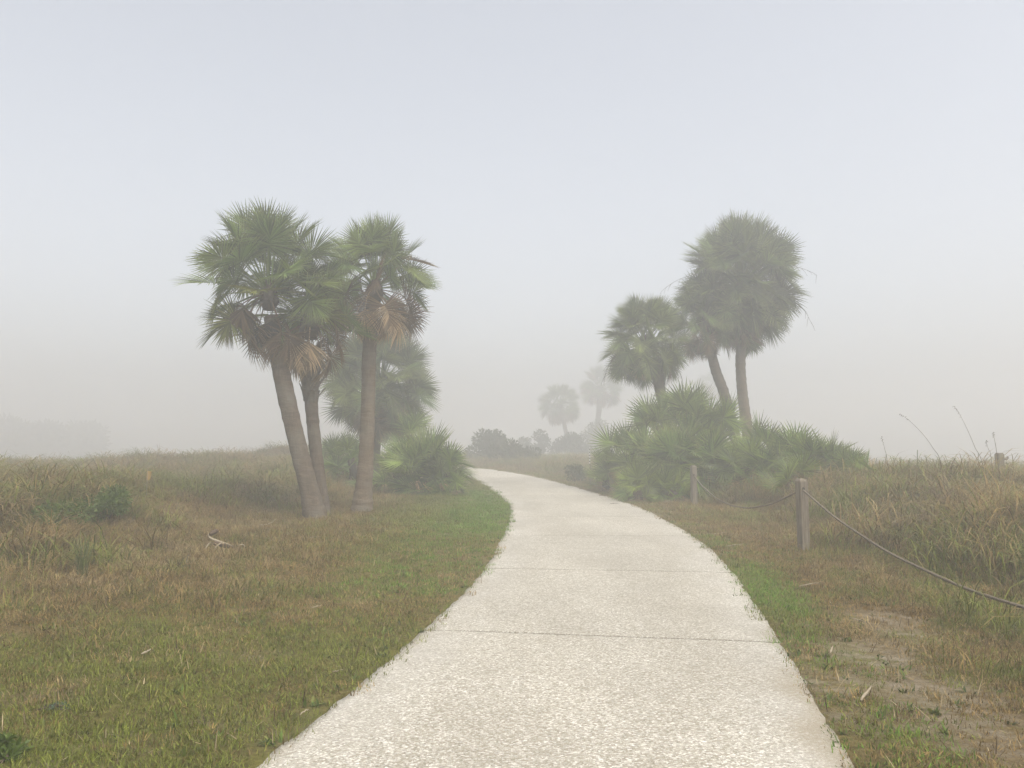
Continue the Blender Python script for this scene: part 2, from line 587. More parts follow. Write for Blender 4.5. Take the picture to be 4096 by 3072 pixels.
# ------------------------------------------------------------------ the shell-concrete path: one slab after another
path = tag(empty('path', (0, 0, 0)), 'pale shell concrete footpath curving into the fog', kind='structure')
cuts_y = [-2.4, .2, 3.45, 6.76, 10.04, 13.58, 17.08, 20.38, 23.8, 27.2]
cut_s = [float(np.interp(c, PC[:, 1], S_ALL)) for c in cuts_y]
while cut_s[-1] < S_ALL[-1] - 4: cut_s.append(cut_s[-1] + 3.45)
NW = 40
for a, b in zip(cut_s[:-1], cut_s[1:]):
    ns = int((b - a) / .10)
    sv = np.concatenate([[a + .010, a + .024], np.linspace(a + .06, b - .06, ns), [b - .024, b - .010]]); ns = len(sv)
    cx_, cy_, hw = (np.interp(sv, S_ALL, PC[:, k]) for k in range(3))
    nxx, nyy = np.interp(sv, S_ALL, PN[:, 0]), np.interp(sv, S_ALL, PN[:, 1])
    u = np.linspace(-1, 1, NW)
    u = np.sign(u) * np.abs(u) ** .8
    wl = hw + .03 * (vnoise(sv, 0 * sv, 1.7, 41) - .5) + .035 * (vnoise(sv, 0 * sv, 7, 43) - .5)
    wr = hw + .03 * (vnoise(sv, 0 * sv, 1.3, 51) - .5) + .03 * (vnoise(sv, 0 * sv, 11, 53) - .5)
    Wd = np.where(u[None] < 0, wl[:, None], wr[:, None])
    X = cx_[:, None] + nxx[:, None] * u[None] * Wd
    Y = cy_[:, None] + nyy[:, None] * u[None] * Wd
    # joints run almost square to the view; the cut keeps the same row across the slab
    Z = base(Y) + .018 - .008 * np.abs(u[None]) ** 10 + .004 * (vnoise(X, Y, .8, 61) - .5)
    Z[[0, -1]] -= .006
    top = np.stack([X.ravel(), Y.ravel(), Z.ravel()], 1)
    idx = np.arange(ns * NW).reshape(ns, NW)
    q = np.stack([idx[:-1, :-1], idx[:-1, 1:], idx[1:, 1:], idx[1:, :-1]], -1).reshape(-1, 4)
    rim = np.concatenate([idx[0], idx[1:, -1], idx[-1, -2::-1], idx[-2:0:-1, 0]])
    bot = top[rim].copy(); bot[:, 2] -= .10
    k = len(top); m_ = len(rim)
    sq = np.stack([rim, np.arange(m_) + k, (np.arange(m_) + 1) % m_ + k, np.roll(rim, -1)], -1)
    me = np_mesh('slab', np.vstack([top, bot]), np.vstack([q, sq]), M['slab'])
    me.polygons.foreach_set('use_smooth', np.arange(len(me.polygons)) < len(q))
    ed = np.concatenate([np.broadcast_to(np.abs(u)[None], X.shape).ravel(), np.ones(m_)])
    at_ = me.attributes.new('edge', 'FLOAT', 'POINT'); at_.data.foreach_set('value', ed.astype(np.float32))
    spill = np.where(u[None] > 0, ss(.80, .97, np.abs(u)[None] + .25 * (vnoise(X, Y, 2.2, 71) - .5)) * (1 - ss(5.0, 6.2, Y)), 0 * X)
    spill = np.maximum(spill, .5 * ss(.93, 1.0, np.abs(u)[None] + .1 * (vnoise(X, Y, 3, 73) - .5)))
    spill = np.concatenate([spill.ravel(), np.ones(m_)])
    at_ = me.attributes.new('sandy', 'FLOAT', 'POINT'); at_.data.foreach_set('value', spill.astype(np.float32))
    jt = np.zeros(X.shape); jt[[0, -1]] = 1
    at_ = me.attributes.new('joint', 'FLOAT', 'POINT'); at_.data.foreach_set('value', np.concatenate([jt.ravel(), np.ones(m_)]).astype(np.float32))
    link(me, 'slab', path)


# ------------------------------------------------------------------ fan fronds (shared meshes)
def frond_mesh(name, e0, pet, blade, nseg, span, bend, droop, seed, wid=.034, fold=.15, inner=.4, pitch=0.0, riblen=.36, roll=0.0):
    """a fan-palm leaf built upright: stalk leaves the origin at elevation e0 in the XZ plane and sags; segments radiate from its end"""
    r = random.Random(seed)
    V, Fs, T, Sg = [], [], [], []
    pts, tan = [], []
    p = Vector((0, 0, 0)); e = e0
    steps = 7
    for i in range(steps + 1):
        pts.append(p.copy()); tan.append(Vector((math.cos(e), 0, math.sin(e))))
        p = p + tan[-1] * (pet / steps); e -= bend / steps
    rad = [.020 - .010 * i / steps for i in range(steps + 1)]
    for i in range(steps + 1):
        t = tan[i]; up = Vector((-t.z, 0, t.x)); sd_ = Vector((0, 1, 0))
        for a in (0.5, 2.6, 4.71):
            V.append(pts[i] + sd_ * math.cos(a) * rad[i] * 1.3 + up * math.sin(a) * rad[i]); T.append(.25); Sg.append(.75)
    for i in range(steps):
        for k in range(3):
            a, b = i * 3 + k, i * 3 + (k + 1) % 3
            Fs.append((a, b, b + 3, a + 3))
    # the rib continues into the blade and keeps bending
    rib = []
    q = pts[-1].copy(); ee = e + bend / steps + pitch
    nr = 8
    for i in range(nr + 1):
        rib.append((q.copy(), ee)); q = q + Vector((math.cos(ee), 0, math.sin(ee))) * (blade * riblen / nr); ee -= (.12 + droop * .9) / nr
    for i in range(nseg):
        al = -span / 2 + span * i / (nseg - 1) + r.uniform(-.03, .03)
        c = max(0.0, 1 - abs(al) / (span / 2)) ** 1.25
        fi = c * nr; j = min(int(fi), nr - 1); w = fi - j
        bp = rib[j][0].lerp(rib[j + 1][0], w); be = rib[j][1] * (1 - w) + rib[j + 1][1] * w
        tx = Vector((math.cos(be), 0, math.sin(be))); u0 = Vector((-tx.z, 0, tx.x)); y0 = Vector((0, 1, 0))
        up = u0 * math.cos(roll) + y0 * math.sin(roll); sd_ = y0 * math.cos(roll) - u0 * math.sin(roll)
        d = (tx * math.cos(al) + sd_ * math.sin(al) + up * (abs(math.sin(al)) * fold)).normalized()
        side = (up.cross(d)).normalized(); nrm = d.cross(side)
        L = blade * (.70 + .30 * math.cos(al / 2)) * r.uniform(.86, 1.06) * (1 - riblen * c * .7)
        k0 = len(V)
        tone = r.random()
        dr = droop * r.uniform(.6, 1.4)
        pp = bp.copy(); dd = d.copy()
        st = 5
        kink = r.random() < .15
        for s in range(st + 1):
            t = s / st
            wd = wid * (.30 + .70 * min(t / inner, 1)) if t < inner else wid * max(0.0, 1 - ((t - inner) / (1 - inner)) ** 1.3)
            if s == st: wd = .0012
            V += [pp - side * wd * .5 + nrm * wd * .28, pp.copy(), pp + side * wd * .5 + nrm * wd * .28]
            T += [t] * 3; Sg += [tone] * 3
            sag = dr * (t ** 1.6) * .85 + (.5 if kink and s == 3 else 0)
            dd = (dd + Vector((0, 0, -1)) * sag * .42).normalized()
            pp = pp + dd * (L / st)
        for s in range(st):
            a = k0 + s * 3
            Fs += [(a, a + 1, a + 4, a + 3), (a + 1, a + 2, a + 5, a + 4)]
    me = bpy.data.meshes.new(name)
    me.from_pydata([tuple(v) for v in V], [], Fs)
    at1 = me.attributes.new('t', 'FLOAT', 'POINT'); at1.data.foreach_set('value', np.array(T, np.float32))
    at2 = me.attributes.new('seg', 'FLOAT', 'POINT'); at2.data.foreach_set('value', np.array(Sg, np.float32))
    me.materials.append(M['frond'])
    me.update()
    return me


ELS = [84, 66, 48, 30, 12, -6, -26, -46, -62]
SABAL = {}
for e in ELS:
    SABAL[e] = [frond_mesh('sabal_leaf', R(e), 1.0, .86, 44, R(262), R(6 if e > 40 else 12), .05 + .15 * (1 - (e + 62) / 146) ** 1.5, 100 + e * 3 + k, wid=.036, pitch=(.12, -.15, -.45, -.8, .0, -.3)[k] * (1 if e < 60 else .5), roll=(.15, -.5, .6, -.2, 1.1, -1.0)[k]) for k in range(6)]
DEAD = [frond_mesh('dead_leaf', R(e), .85, .85, 28, R(120), R(40), .8, 900 + k, wid=.040, fold=-.1) for k, e in enumerate((-20, -45, -62))]
PALM = {}
for e in (86, 68, 50, 32, 14, -6):
    PALM[e] = [frond_mesh('palmetto_leaf', R(e), .58, .98, 26, R(225), R(8), 0.01 + .04 * (1 - e / 90), 400 + e * 3 + k, wid=.052, fold=.22, inner=.38, riblen=.12, pitch=(.45, .1, -.3, -.8, .2, 0)[k] * (1 if e < 60 else .35), roll=(.1, -.45, .5, -.1, .9, -.9)[k]) for k in range(6)]
PDEAD = [frond_mesh('dead_palmetto_leaf', R(e), .6, .62, 22, R(150), R(55), .9, 700 + k, wid=.036, fold=-.1) for k, e in enumerate((10, -15, -40))]


def put_frond(me, parent, loc, az, scl, mat, tilt=.10):
    o = bpy.data.objects.new('frond', me)
    COL.objects.link(o)
    o.parent = parent
    o.location = loc
    o.rotation_euler = (random.gauss(0, tilt), random.gauss(0, tilt), az)
    o.scale = (scl, scl, scl)
    o.material_slots[0].link = 'OBJECT'
    o.material_slots[0].material = M[mat]
    return o


def nearest(tab, e):
    k = min(tab, key=lambda q: abs(q - e))
    return random.choice(tab[k])


def crown(parent, loc, reach, n, lo, hi, mats, dead, dead_mat, hw=.20, hh=.5, az0=0.0, up=1.0, dead_az=None, skirt=0):
    """crown: the heart of old leaf bases, with one object for each leaf"""
    V, Fs = tube([(0, 0, -hh * .9), (0, 0, -hh * .55), (0, 0, -hh * .1), (0, 0, hh * .25), (0, 0, hh * .6)],
                 [hw * .62, hw * 1.05, hw, hw * .6, .03], 12, lambda i, k: random.uniform(.78, 1.2))
    cr = mesh_obj('crown', V, Fs, M['heart'], parent, False, loc)
    sc = reach / 1.72
    for i in range(n):
        f = (i + .5) / n
        el = hi + (lo - hi) * f ** 1.05 + random.gauss(0, 4)
        az = az0 + i * 2.39996 + random.gauss(0, .15)
        mt = mats[0] if f < .45 else (mats[1] if f < .80 else mats[2])
        if random.random() < .08: mt = random.choice(mats)
        put_frond(nearest(SABAL, el), cr, (.1 * math.cos(az), .1 * math.sin(az), hh * (.22 - .5 * f)), az, sc * random.uniform(.93, 1.05) * (1 + (up - 1) * max(0, math.sin(R(el)))), mt)
    for i in range(dead):
        az = random.uniform(0, 6.283) if not dead_az or i >= len(dead_az) else dead_az[i]
        lead = bool(dead_az) and i < len(dead_az)
        put_frond(DEAD[i % 2] if lead else random.choice(DEAD), cr, (.13 * math.cos(az), .13 * math.sin(az), -hh * random.uniform(.2, .6)), az, sc * (random.uniform(.95, 1.12) if lead else random.uniform(.72, 1.0)), dead_mat[0] if lead else random.choice(dead_mat), .14)
    for i in range(skirt):
        az = i * 2.39996 + random.gauss(0, .2)
        o = put_frond(random.choice(DEAD), cr, (.15 * math.cos(az), .15 * math.sin(az), -hh * random.uniform(.3, 1.2)), az, sc * random.uniform(.65, .9), random.choice(dead_mat), .08)
        o.rotation_euler.y += random.uniform(.25, .55)
    return cr


def palm(label, D, line, rad, bud, reach, n, lo, hi, mats, dead=6, dead_mat=('frond_brown',), bark='bark', boots=0, up=1.0, dead_az=None, skirt=0, group=None, stalks=(), hh=.5):
    """sabal palm: line = trunk pixels from top to foot, all at the distance D"""
    b = foot(line[-1][0], D)
    root = tag(empty('palm_tree', b), label, 'palm', group)
    pts = [at(px, py, D) for px, py in line[:-1]] + [Vector((b.x, D, b.z - .12))]
    n_ = max(24, int((pts[0].z - pts[-1].z) * 14))
    P3 = catmull([tuple(p - b) for p in pts[::-1]], max(4, n_ // (len(pts) - 1)))
    tt = np.linspace(0, 1, len(P3))
    rr = np.interp(tt, np.linspace(0, 1, len(rad)), rad[::-1])
    sw = [(1 + .028 * math.sin(i * 1.9) + random.uniform(-.03, .03)) for i in range(len(P3))]
    V, Fs = tube([Vector(p) for p in P3], [float(a) * s for a, s in zip(rr, sw)], 20, lambda i, k: 1 + .03 * math.sin(k * 1.7 + i * .13) + random.uniform(-.018, .018))
    tk = mesh_obj('trunk', V, Fs, M[bark], root, True)
    bl = at(*bud, D) - b
    if boots:
        bm = boot_mesh()
        top, L = len(P3) - 1, boots
        for i in range(L):
            f = i / L
            k = int(top - f * top * .34)
            p = Vector(P3[k]); az = i * 2.39996
            o = bpy.data.objects.new('leaf_base', bm); COL.objects.link(o); o.parent = tk
            rr_ = float(rr[k])
            o.location = p + Vector((math.cos(az), math.sin(az), 0)) * rr_ * .88
            o.rotation_euler = (0, random.uniform(.05, .42), az); o.scale = [random.uniform(.8, 1.15)] * 3
    cr = crown(root, bl, reach, n, lo, hi, mats, dead, dead_mat, hw=rad[0] * 1.15, hh=hh, az0=random.uniform(0, 6), up=up, dead_az=dead_az, skirt=skirt)
    for az, el in stalks:
        flower_stalk(cr, az, el, reach)
    return root


def flower_stalk(cr, az, el, reach):
    """thin drooping flower stalk with side twigs reaching past the leaves"""
    p = Vector((0, 0, .1)); e = el; P = []
    for i in range(16):
        P.append(p.copy()); p = p + Vector((math.cos(az) * math.cos(e), math.sin(az) * math.cos(e), math.sin(e))) * reach * 1.45 / 15; e -= .085
    VV, FF = tube(P, [.013 * (1 - .7 * i / 15) for i in range(16)], 5)
    for i in range(8, 16):
        d = (P[i] - P[i - 1]).normalized() + Vector((random.gauss(0, .5), random.gauss(0, .5), random.uniform(-.9, -.1)))
        q = d.normalized() * random.uniform(.12, .3)
        v_, f_ = tube([P[i], P[i] + q * .6, P[i] + q + Vector((0, 0, -.06))], [.006, .005, .003], 4)
        o_ = len(VV); VV += v_; FF += [tuple(a + o_ for a in f) for f in f_]
    mesh_obj('flower_stalk', VV, FF, M['stem'], cr)


_boot = None
def boot_mesh():
    global _boot
    if _boot is None:
        V = []; Fs = []
        for i, (z, w, t, x) in enumerate([(-.12, .085, .020, .0), (.02, .070, .024, .02), (.12, .050, .022, .05), (.20, .034, .016, .085)]):
            V += [(x, -w, z), (x + t, -w * .6, z), (x + t, w * .6, z), (x, w, z)]
        for i in range(3):
            for k in range(4):
                a, b = i * 4 + k, i * 4 + (k + 1) % 4
                Fs.append((a, b, b + 4, a + 4))
        Fs += [(3, 2, 1, 0), (12, 13, 14, 15)]
        _boot = bpy.data.meshes.new('leaf_base'); _boot.from_pydata(V, [], Fs); _boot.materials.append(M['boot'])
    return _boot


G3 = ('frond', 'frond', 'frond_yellow')
GB = ('frond', 'frond', 'frond_brown')
GD = ('frond_dense', 'frond_dense', 'frond_brown')
palm('leaning palm with the widest green crown, its foot crossing a slimmer trunk', 16.9,
     [(1085, 1265), (1110, 1400), (1140, 1560), (1185, 1760), (1235, 1950), (1275, 2075)], [.150, .175, .180, .175, .185, .255],
     (1076, 1155), 1.62, 54, -26, 88, G3, 8, ('frond_brown', 'frond_grey', 'frond_grey'), up=.97, dead_az=[R(190), R(205), R(250), R(300)])
palm('slim palm with old leaf bases clasping its upper trunk, between two stouter palms', 17.5,
     [(1240, 1385), (1240, 1500), (1247, 1640), (1262, 1800), (1280, 1960), (1292, 2075)], [.175, .185, .135, .130, .145, .235],
     (1240, 1275), 1.30, 34, -38, 78, GB, 9, ('frond_tan', 'frond_brown', 'frond_grey'), boots=46, dead_az=[R(-75), R(-20), R(-100), R(10)], bark='bark')
palm('upright palm with tan dead fans hanging on one side of its crown', 18.5,
     [(1492, 1210), (1478, 1400), (1473, 1600), (1465, 1800), (1455, 1950), (1450, 2050)], [.140, .155, .160, .165, .185, .275],
     (1500, 1140), 1.38, 52, -24, 88, ('frond', 'frond', 'frond_brown'), 11, ('frond_tan', 'frond_tan', 'frond_brown', 'frond_grey'), bark='bark_warm', up=1.0,
     dead_az=[R(-25), R(0), R(-45), R(-110), R(-130), R(-15)])
palm('faded palm with a round bushy crown standing behind the upright palm and palmetto bush', 29.5,
     [(1500, 1640), (1500, 1760), (1500, 1900)], [.18, .18, .20], (1520, 1540), 2.0, 110, -60, 88, GD, 6, ('frond_brown',), hh=.7, skirt=8)
palm('tallest palm beyond the palmetto thicket, huge shaggy ball of a crown', 27.5,
     [(2970, 1330), (2962, 1440), (2968, 1560), (2985, 1690), (2998, 1800), (3005, 1900)], [.155, .165, .170, .180, .19, .22],
     (2962, 1140), 1.95, 160, -54, 88, ('frond_dense', 'frond_dense', 'frond_dense'), 14, ('frond_brown', 'frond_dense'), bark='bark_warm', skirt=46, up=1.05, hh=1.0, stalks=((R(178), R(28)), (R(185), R(12)), (R(3), R(40)), (R(-8), R(2))))
palm('palm with a bent slanting trunk, its crown half hidden by the tallest palm', 27.0,
     [(2838, 1380), (2862, 1480), (2895, 1570), (2925, 1680), (2948, 1790), (2960, 1880)], [.150, .165, .165, .165, .17, .19],
     (2820, 1285), 1.22, 46, -56, 70, GD, 8, ('frond_dense', 'frond_grey'), skirt=6)
palm('short palm whose lower trunk sinks into the top of the palmetto thicket', 26.5,
     [(2618, 1440), (2628, 1500), (2642, 1570), (2662, 1680), (2680, 1850)], [.165, .175, .165, .165, .18],
     (2585, 1375), 1.42, 84, -50, 88, ('frond_dense', 'frond_dense', 'frond_dense'), 7, ('frond_brown', 'frond_tan'), skirt=3, dead_az=[R(-20), R(10)], stalks=((R(190), R(-8)), (R(-12), R(-20))))
palm('ghostly grey palm leaning beside the bend of the path, dim in fog', 95.0,
     [(2250, 1650), (2262, 1720), (2280, 1790), (2292, 1860)], [.24, .24, .24, .26], (2240, 1620), 2.5, 46, -45, 80, GD, 5, ('frond_brown',), skirt=4, dead_az=[R(180), R(190)])
palm('palest and most distant palm, dissolving in fog past the ghostly leaning one', 103.0,
     [(2398, 1580), (2396, 1640), (2388, 1720), (2384, 1850)], [.33, .34, .30, .30], (2402, 1555), 2.75, 42, -38, 82, GD, 5, ('frond_brown',), skirt=4, dead_az=[R(-20), R(0), R(-10)])
palm('barely visible palm swallowed by fog behind the bent trunk', 125.0,
     [(2840, 1590), (2842, 1680), (2845, 1830)], [.3, .3, .3], (2840, 1550), 2.4, 30, -40, 82, GD, 3, ('frond_brown',))


# ------------------------------------------------------------------ saw palmettos
def palmetto(label, px, py, D, reach, n, bright=.0, dead=3, lo=-14, hi=88, az_bias=None, dm=('frond_brown', 'frond_tan'), group='saw palmettos'):
    b = foot(px, D)
    c = at(px, py, D)
    h = max(.25, c.z - b.z)
    root = tag(empty('saw_palmetto', b), label, 'palmetto', group)
    pts = [Vector((random.uniform(-.1, .1), random.uniform(-.05, .15), -.1)), Vector((random.uniform(-.1, .1), random.uniform(-.05, .1), h * .5)), Vector((0, 0, h))]
    P3 = catmull([tuple(p) for p in pts], 6)
    V, Fs = tube([Vector(p) for p in P3], [.11 + .02 * random.random() for _ in P3], 9, lambda i, k: random.uniform(.8, 1.25))
    st = mesh_obj('stem', V, Fs, M['heart'], root, False)
    sc = reach / 1.42
    for i in range(n):
        f = (i + .5) / n
        el = hi + (lo - hi) * f ** .9 + random.gauss(0, 8)
        az = i * 2.39996 + random.gauss(0, .25)
        drop = (random.uniform(0, .15) + .62 * max(0, f - .35) / .65) * h
        put_frond(nearest(PALM, el), root, (.05 * math.cos(az), .05 * math.sin(az), h - drop), az, sc * random.uniform(.8, 1.12), 'palmetto_bright' if random.random() < bright else 'palmetto', .16)
    for i in range(dead):
        az = R(-90) + random.gauss(0, .8)
        put_frond(random.choice(PDEAD), root, (.06 * math.cos(az), .06 * math.sin(az), h * random.uniform(.25, .7)), az, sc * random.uniform(.7, 1.0), random.choice(dm), .2)
    return root


PL = [
    ('saw palmetto crowning the thicket at the short palm\'s trunk', 2640, 1705, 25.2, 1.30, 26, .0, 0),
    ('highest saw palmetto of the thicket, between the short palm and bent trunk', 2765, 1690, 25.0, 1.35, 30, .0, 1),
    ('saw palmetto with brown-tipped fans under the bent palm trunk', 2885, 1730, 24.8, 1.15, 24, .0, 2),
    ('saw palmetto at the thicket\'s path end with grey hanging leaves', 2490, 1815, 25.0, 1.05, 24, .0, 4),
    ('low saw palmetto beside the white marker stake', 2420, 1885, 25.8, .75, 18, .0, 3),
    ('saw palmetto facing the path in the thicket\'s middle, below the short palm', 2590, 1865, 23.2, 1.20, 28, .05, 2),
    ('broad saw palmetto with wide fans behind the smaller rope post', 2735, 1845, 22.8, 1.40, 34, .06, 2),
    ('dense saw palmetto to the side of the smaller rope post', 2870, 1865, 22.6, 1.15, 28, .05, 3),
    ('small yellow-green saw palmetto at the path edge', 2545, 1960, 21.6, .80, 13, .9, 4),
    ('small saw palmetto with yellowing fans at the foot of the rope post', 2690, 1975, 21.6, .80, 14, .35, 5),
    ('single upright saw palmetto against the tallest palm\'s trunk', 3030, 1800, 22.8, 1.05, 18, .0, 1),
    ('saw palmetto in the gap between the thicket and the lower clump', 2985, 1870, 22.0, .95, 20, .0, 4),
    ('saw palmetto in the lower clump next to the tallest palm', 3110, 1885, 21.2, .95, 22, .0, 2),
    ('rounded saw palmetto topping the lower clump', 3190, 1850, 21.0, 1.0, 26, .0, 1),
    ('saw palmetto with brown tips on the lower clump\'s dune side', 3300, 1860, 20.8, .98, 26, .0, 2),
    ('saw palmetto ending the lower clump towards the dune', 3370, 1890, 20.4, .80, 18, .0, 2),
    ('bright young saw palmetto fanning up behind the taller rope post', 3170, 1955, 19.0, .82, 14, .25, 3),
    ('small sparse saw palmetto alone in the dune grass', 3450, 1925, 18.4, .52, 9, .0, 2),
    ('round saw palmetto bush at the inside of the path bend', 1705, 1870, 24.7, 1.28, 44, .0, 7),
    ('saw palmetto bush spilling over the path edge', 1790, 1885, 24.4, .98, 26, .0, 4),
    ('saw palmetto bush close behind the upright palm\'s trunk', 1600, 1875, 25.2, 1.05, 26, .0, 4),
    ('tall faded saw palmetto under the bushy round palm', 1640, 1740, 28.0, 1.05, 24, .0, 1),
    ('faded saw palmetto between the upright and slim trunks', 1405, 1825, 27.0, .90, 22, .0, 2),
    ('pale saw palmetto peeping past the slim trunk', 1335, 1835, 28.5, .95, 20, .0, 1),
]
for a in PL:
    palmetto(a[0], a[1], a[2], a[3], a[4], a[5], a[6], a[7], dm=('frond_tan', 'frond_brown', 'frond_grey') if a[1] > 2000 else ('frond_tan', 'frond_brown'))


# ------------------------------------------------------------------ leafy shrubs and thickets
def shrub(name, label, cat, b, rx, ry, h, n, leaf, mat, seed, group=None, lobes=9, flat=.0):
    rg = np.random.default_rng(seed)
    root = tag(empty(name, b), label, cat, group)
    cs = np.stack([rg.normal(0, .42, lobes) * rx, rg.normal(0, .42, lobes) * ry, rg.uniform(.12, .72, lobes) * h], 1)
    rs = rg.uniform(.30, .52, lobes) * min(max(rx, ry), h)
    k = rg.integers(0, lobes, n)
    d = rg.normal(size=(n, 3)); d /= np.linalg.norm(d, axis=1)[:, None]
    r = rg.random(n) ** .45
    P = cs[k] + d * (rs[k] * r)[:, None] * np.array([1, 1, .85])
    P[:, 2] = np.clip(P[:, 2], .02, None)
    # leaves: two-triangle blades pointing outwards, drooping or lifting a little
    ax = d + rg.normal(0, .55, (n, 3)); ax /= np.linalg.norm(ax, axis=1)[:, None]
    sd_ = np.cross(ax, rg.normal(size=(n, 3))); sd_ /= np.linalg.norm(sd_, axis=1)[:, None]
    L = leaf * rg.uniform(.6, 1.4, n)[:, None]
    V = np.stack([P, P + ax * L * .5 + sd_ * L * .20, P + ax * L, P + ax * L * .5 - sd_ * L * .20], 1).reshape(-1, 3)
    Fq = np.arange(4 * n).reshape(n, 4)
    me = np_mesh('foliage', V, Fq, M[mat])
    tn = np.repeat(np.clip(rg.random(n) * .7 + .3 * r, 0, 1), 4)
    a_ = me.attributes.new('tone', 'FLOAT', 'POINT'); a_.data.foreach_set('value', tn.astype(np.float32))
    link(me, 'foliage', root)
    VV, FF = [], []
    for i in range(min(lobes, 7)):
        c = Vector(cs[i])
        s = Vector((c.x * .15, c.y * .15, -.08))
        v_, f_ = tube([s, s.lerp(c, .5) + Vector((rg.normal(0, .05), rg.normal(0, .05), .05)), c], [.035 * h / 1.5 + .008, .02 * h / 1.5 + .006, .006], 6)
        o_ = len(VV); VV += v_; FF += [tuple(q + o_ for q in f) for f in f_]
    mesh_obj('stem', VV, FF, M['stem'], root)
    return root


shrub('leafy_shrub', 'rounded fog-grey shrub beyond the path bend, beside the palmetto bush', 'shrub', foot(1960, 54), 1.6, 1.2, 2.1, 6500, .20, 'shrub', 1, 'fogged shrubs beyond the bend')
shrub('leafy_shrub', 'low spreading shrub trailing away from the rounded fog-grey shrub', 'shrub', foot(2060, 49), 1.2, .9, 1.25, 4200, .17, 'shrub', 2, 'fogged shrubs beyond the bend', 7)
shrub('leafy_shrub', 'paler upright shrub below the ghostly leaning palm', 'shrub', foot(2165, 76), 1.4, 1.1, 3.0, 4200, .22, 'shrub', 3, 'fogged shrubs beyond the bend', 8)
shrub('leafy_shrub', 'dim shrub massed at the foot of the two ghostly palms', 'shrub', foot(2300, 74), 1.9, 1.0, 2.4, 4200, .22, 'shrub', 4, 'fogged shrubs beyond the bend', 8)
shrub('leafy_shrub', 'low green shrub beside the white marker stake', 'shrub', foot(2310, 31), .6, .5, .65, 1500, .08, 'shrub', 5, 'fogged shrubs beyond the bend', 6)
shrub('leafy_shrub', 'tall fogged undergrowth rising between the two ghostly palm trunks', 'shrub', foot(2345, 92), 2.4, 1.4, 5.2, 4200, .28, 'shrub', 6, 'fogged shrubs beyond the bend', 9)
for i, (px, D, rx, h, lab) in enumerate([
        (-330, 130, 10, 8.6, 'dark leafy tree looming in fog, its crown cut by the picture edge'),
        (20, 142, 10.0, 8.0, 'dim tree looming in fog behind the grassy dune'),
        (260, 158, 9.5, 7.0, 'lowest and faintest fogged tree behind the dune grass')]):
    shrub('fogged_tree', lab, 'tree', foot(px, D), rx, 4.0, h, 9000, .9, 'shrub_dark', 20 + i, 'trees lost in fog beyond the dune', 12)
p_ = gp(390, 2095)
shrub('green_bush', 'bright green leafy bush nestled in the brown dune grass', 'bush', Vector((p_.x, p_.y + .2, tz(p_.x, p_.y + .2))), .42, .35, .5, 2600, .055, 'shrub_green', 31, None, 9)
p_ = gp(150, 2110)
shrub('green_bush', 'sprawling yellow-green weed bush at the near end of the grassy dune', 'bush', Vector((p_.x, p_.y, tz(p_.x, p_.y))), .8, .5, .32, 1800, .05, 'shrub_green', 32, None, 9)
p_ = gp(12, 3045)
shrub('dark_weed', 'dark green leafy weed at the lawn\'s corner', 'weed', p_, .10, .10, .14, 500, .035, 'shrub_green', 33, None, 6)
p_ = gp(215, 2850)
shrub('bluish_weed', 'tiny bluish green weed flat in the lawn', 'weed', p_, .06, .05, .04, 120, .022, 'weed_blue', 34, None, 6)


# ------------------------------------------------------------------ posts, rope, stakes
def post(label, b, h, w, yaw, lean=(0, 0)):
    """square post with a four-way chamfered top, worn edges and a bored hole where the rope runs through"""
    root = tag(empty('rope_post', b), label, 'post', 'rope fence posts')
    V, Fs = [], []
    zs = np.concatenate([np.linspace(-.15, h - .035, 14), [h]])
    rg = random.Random(int(h * 1000) + int(b.x * 77))
    prof = [(-1, -.86), (-.86, -1), (.86, -1), (1, -.86), (1, .86), (.86, 1), (-.86, 1), (-1, .86)]
    for i, z in enumerate(zs):
        s = w / 2 * (.72 if i == len(zs) - 1 else 1.0)
        for (a, c) in prof:
            V.append(((a + rg.uniform(-.02, .02)) * s + lean[0] * z, (c + rg.uniform(-.02, .02)) * s + lean[1] * z, z + (rg.uniform(-.006, .006) if i == len(zs) - 1 else 0)))
    for i in range(len(zs) - 1):
        for k in range(8):
            a, c = i * 8 + k, i * 8 + (k + 1) % 8
            Fs.append((a, c, c + 8, a + 8))
    Fs.append(tuple(range((len(zs) - 1) * 8, len(zs) * 8)))
    o = mesh_obj('post_body', V, Fs, M['post'], root); o.rotation_euler.z = yaw
    return root


def hole(root, p, d):
    """dark ring round the bored hole at point p (relative to the post), facing d"""
    d = Vector(d).normalized()
    V, Fs = tube([Vector(p) - d * .004, Vector(p) + d * .004], [.026, .024], 12)
    mesh_obj('rope_hole', V, Fs, M['hole'], root)


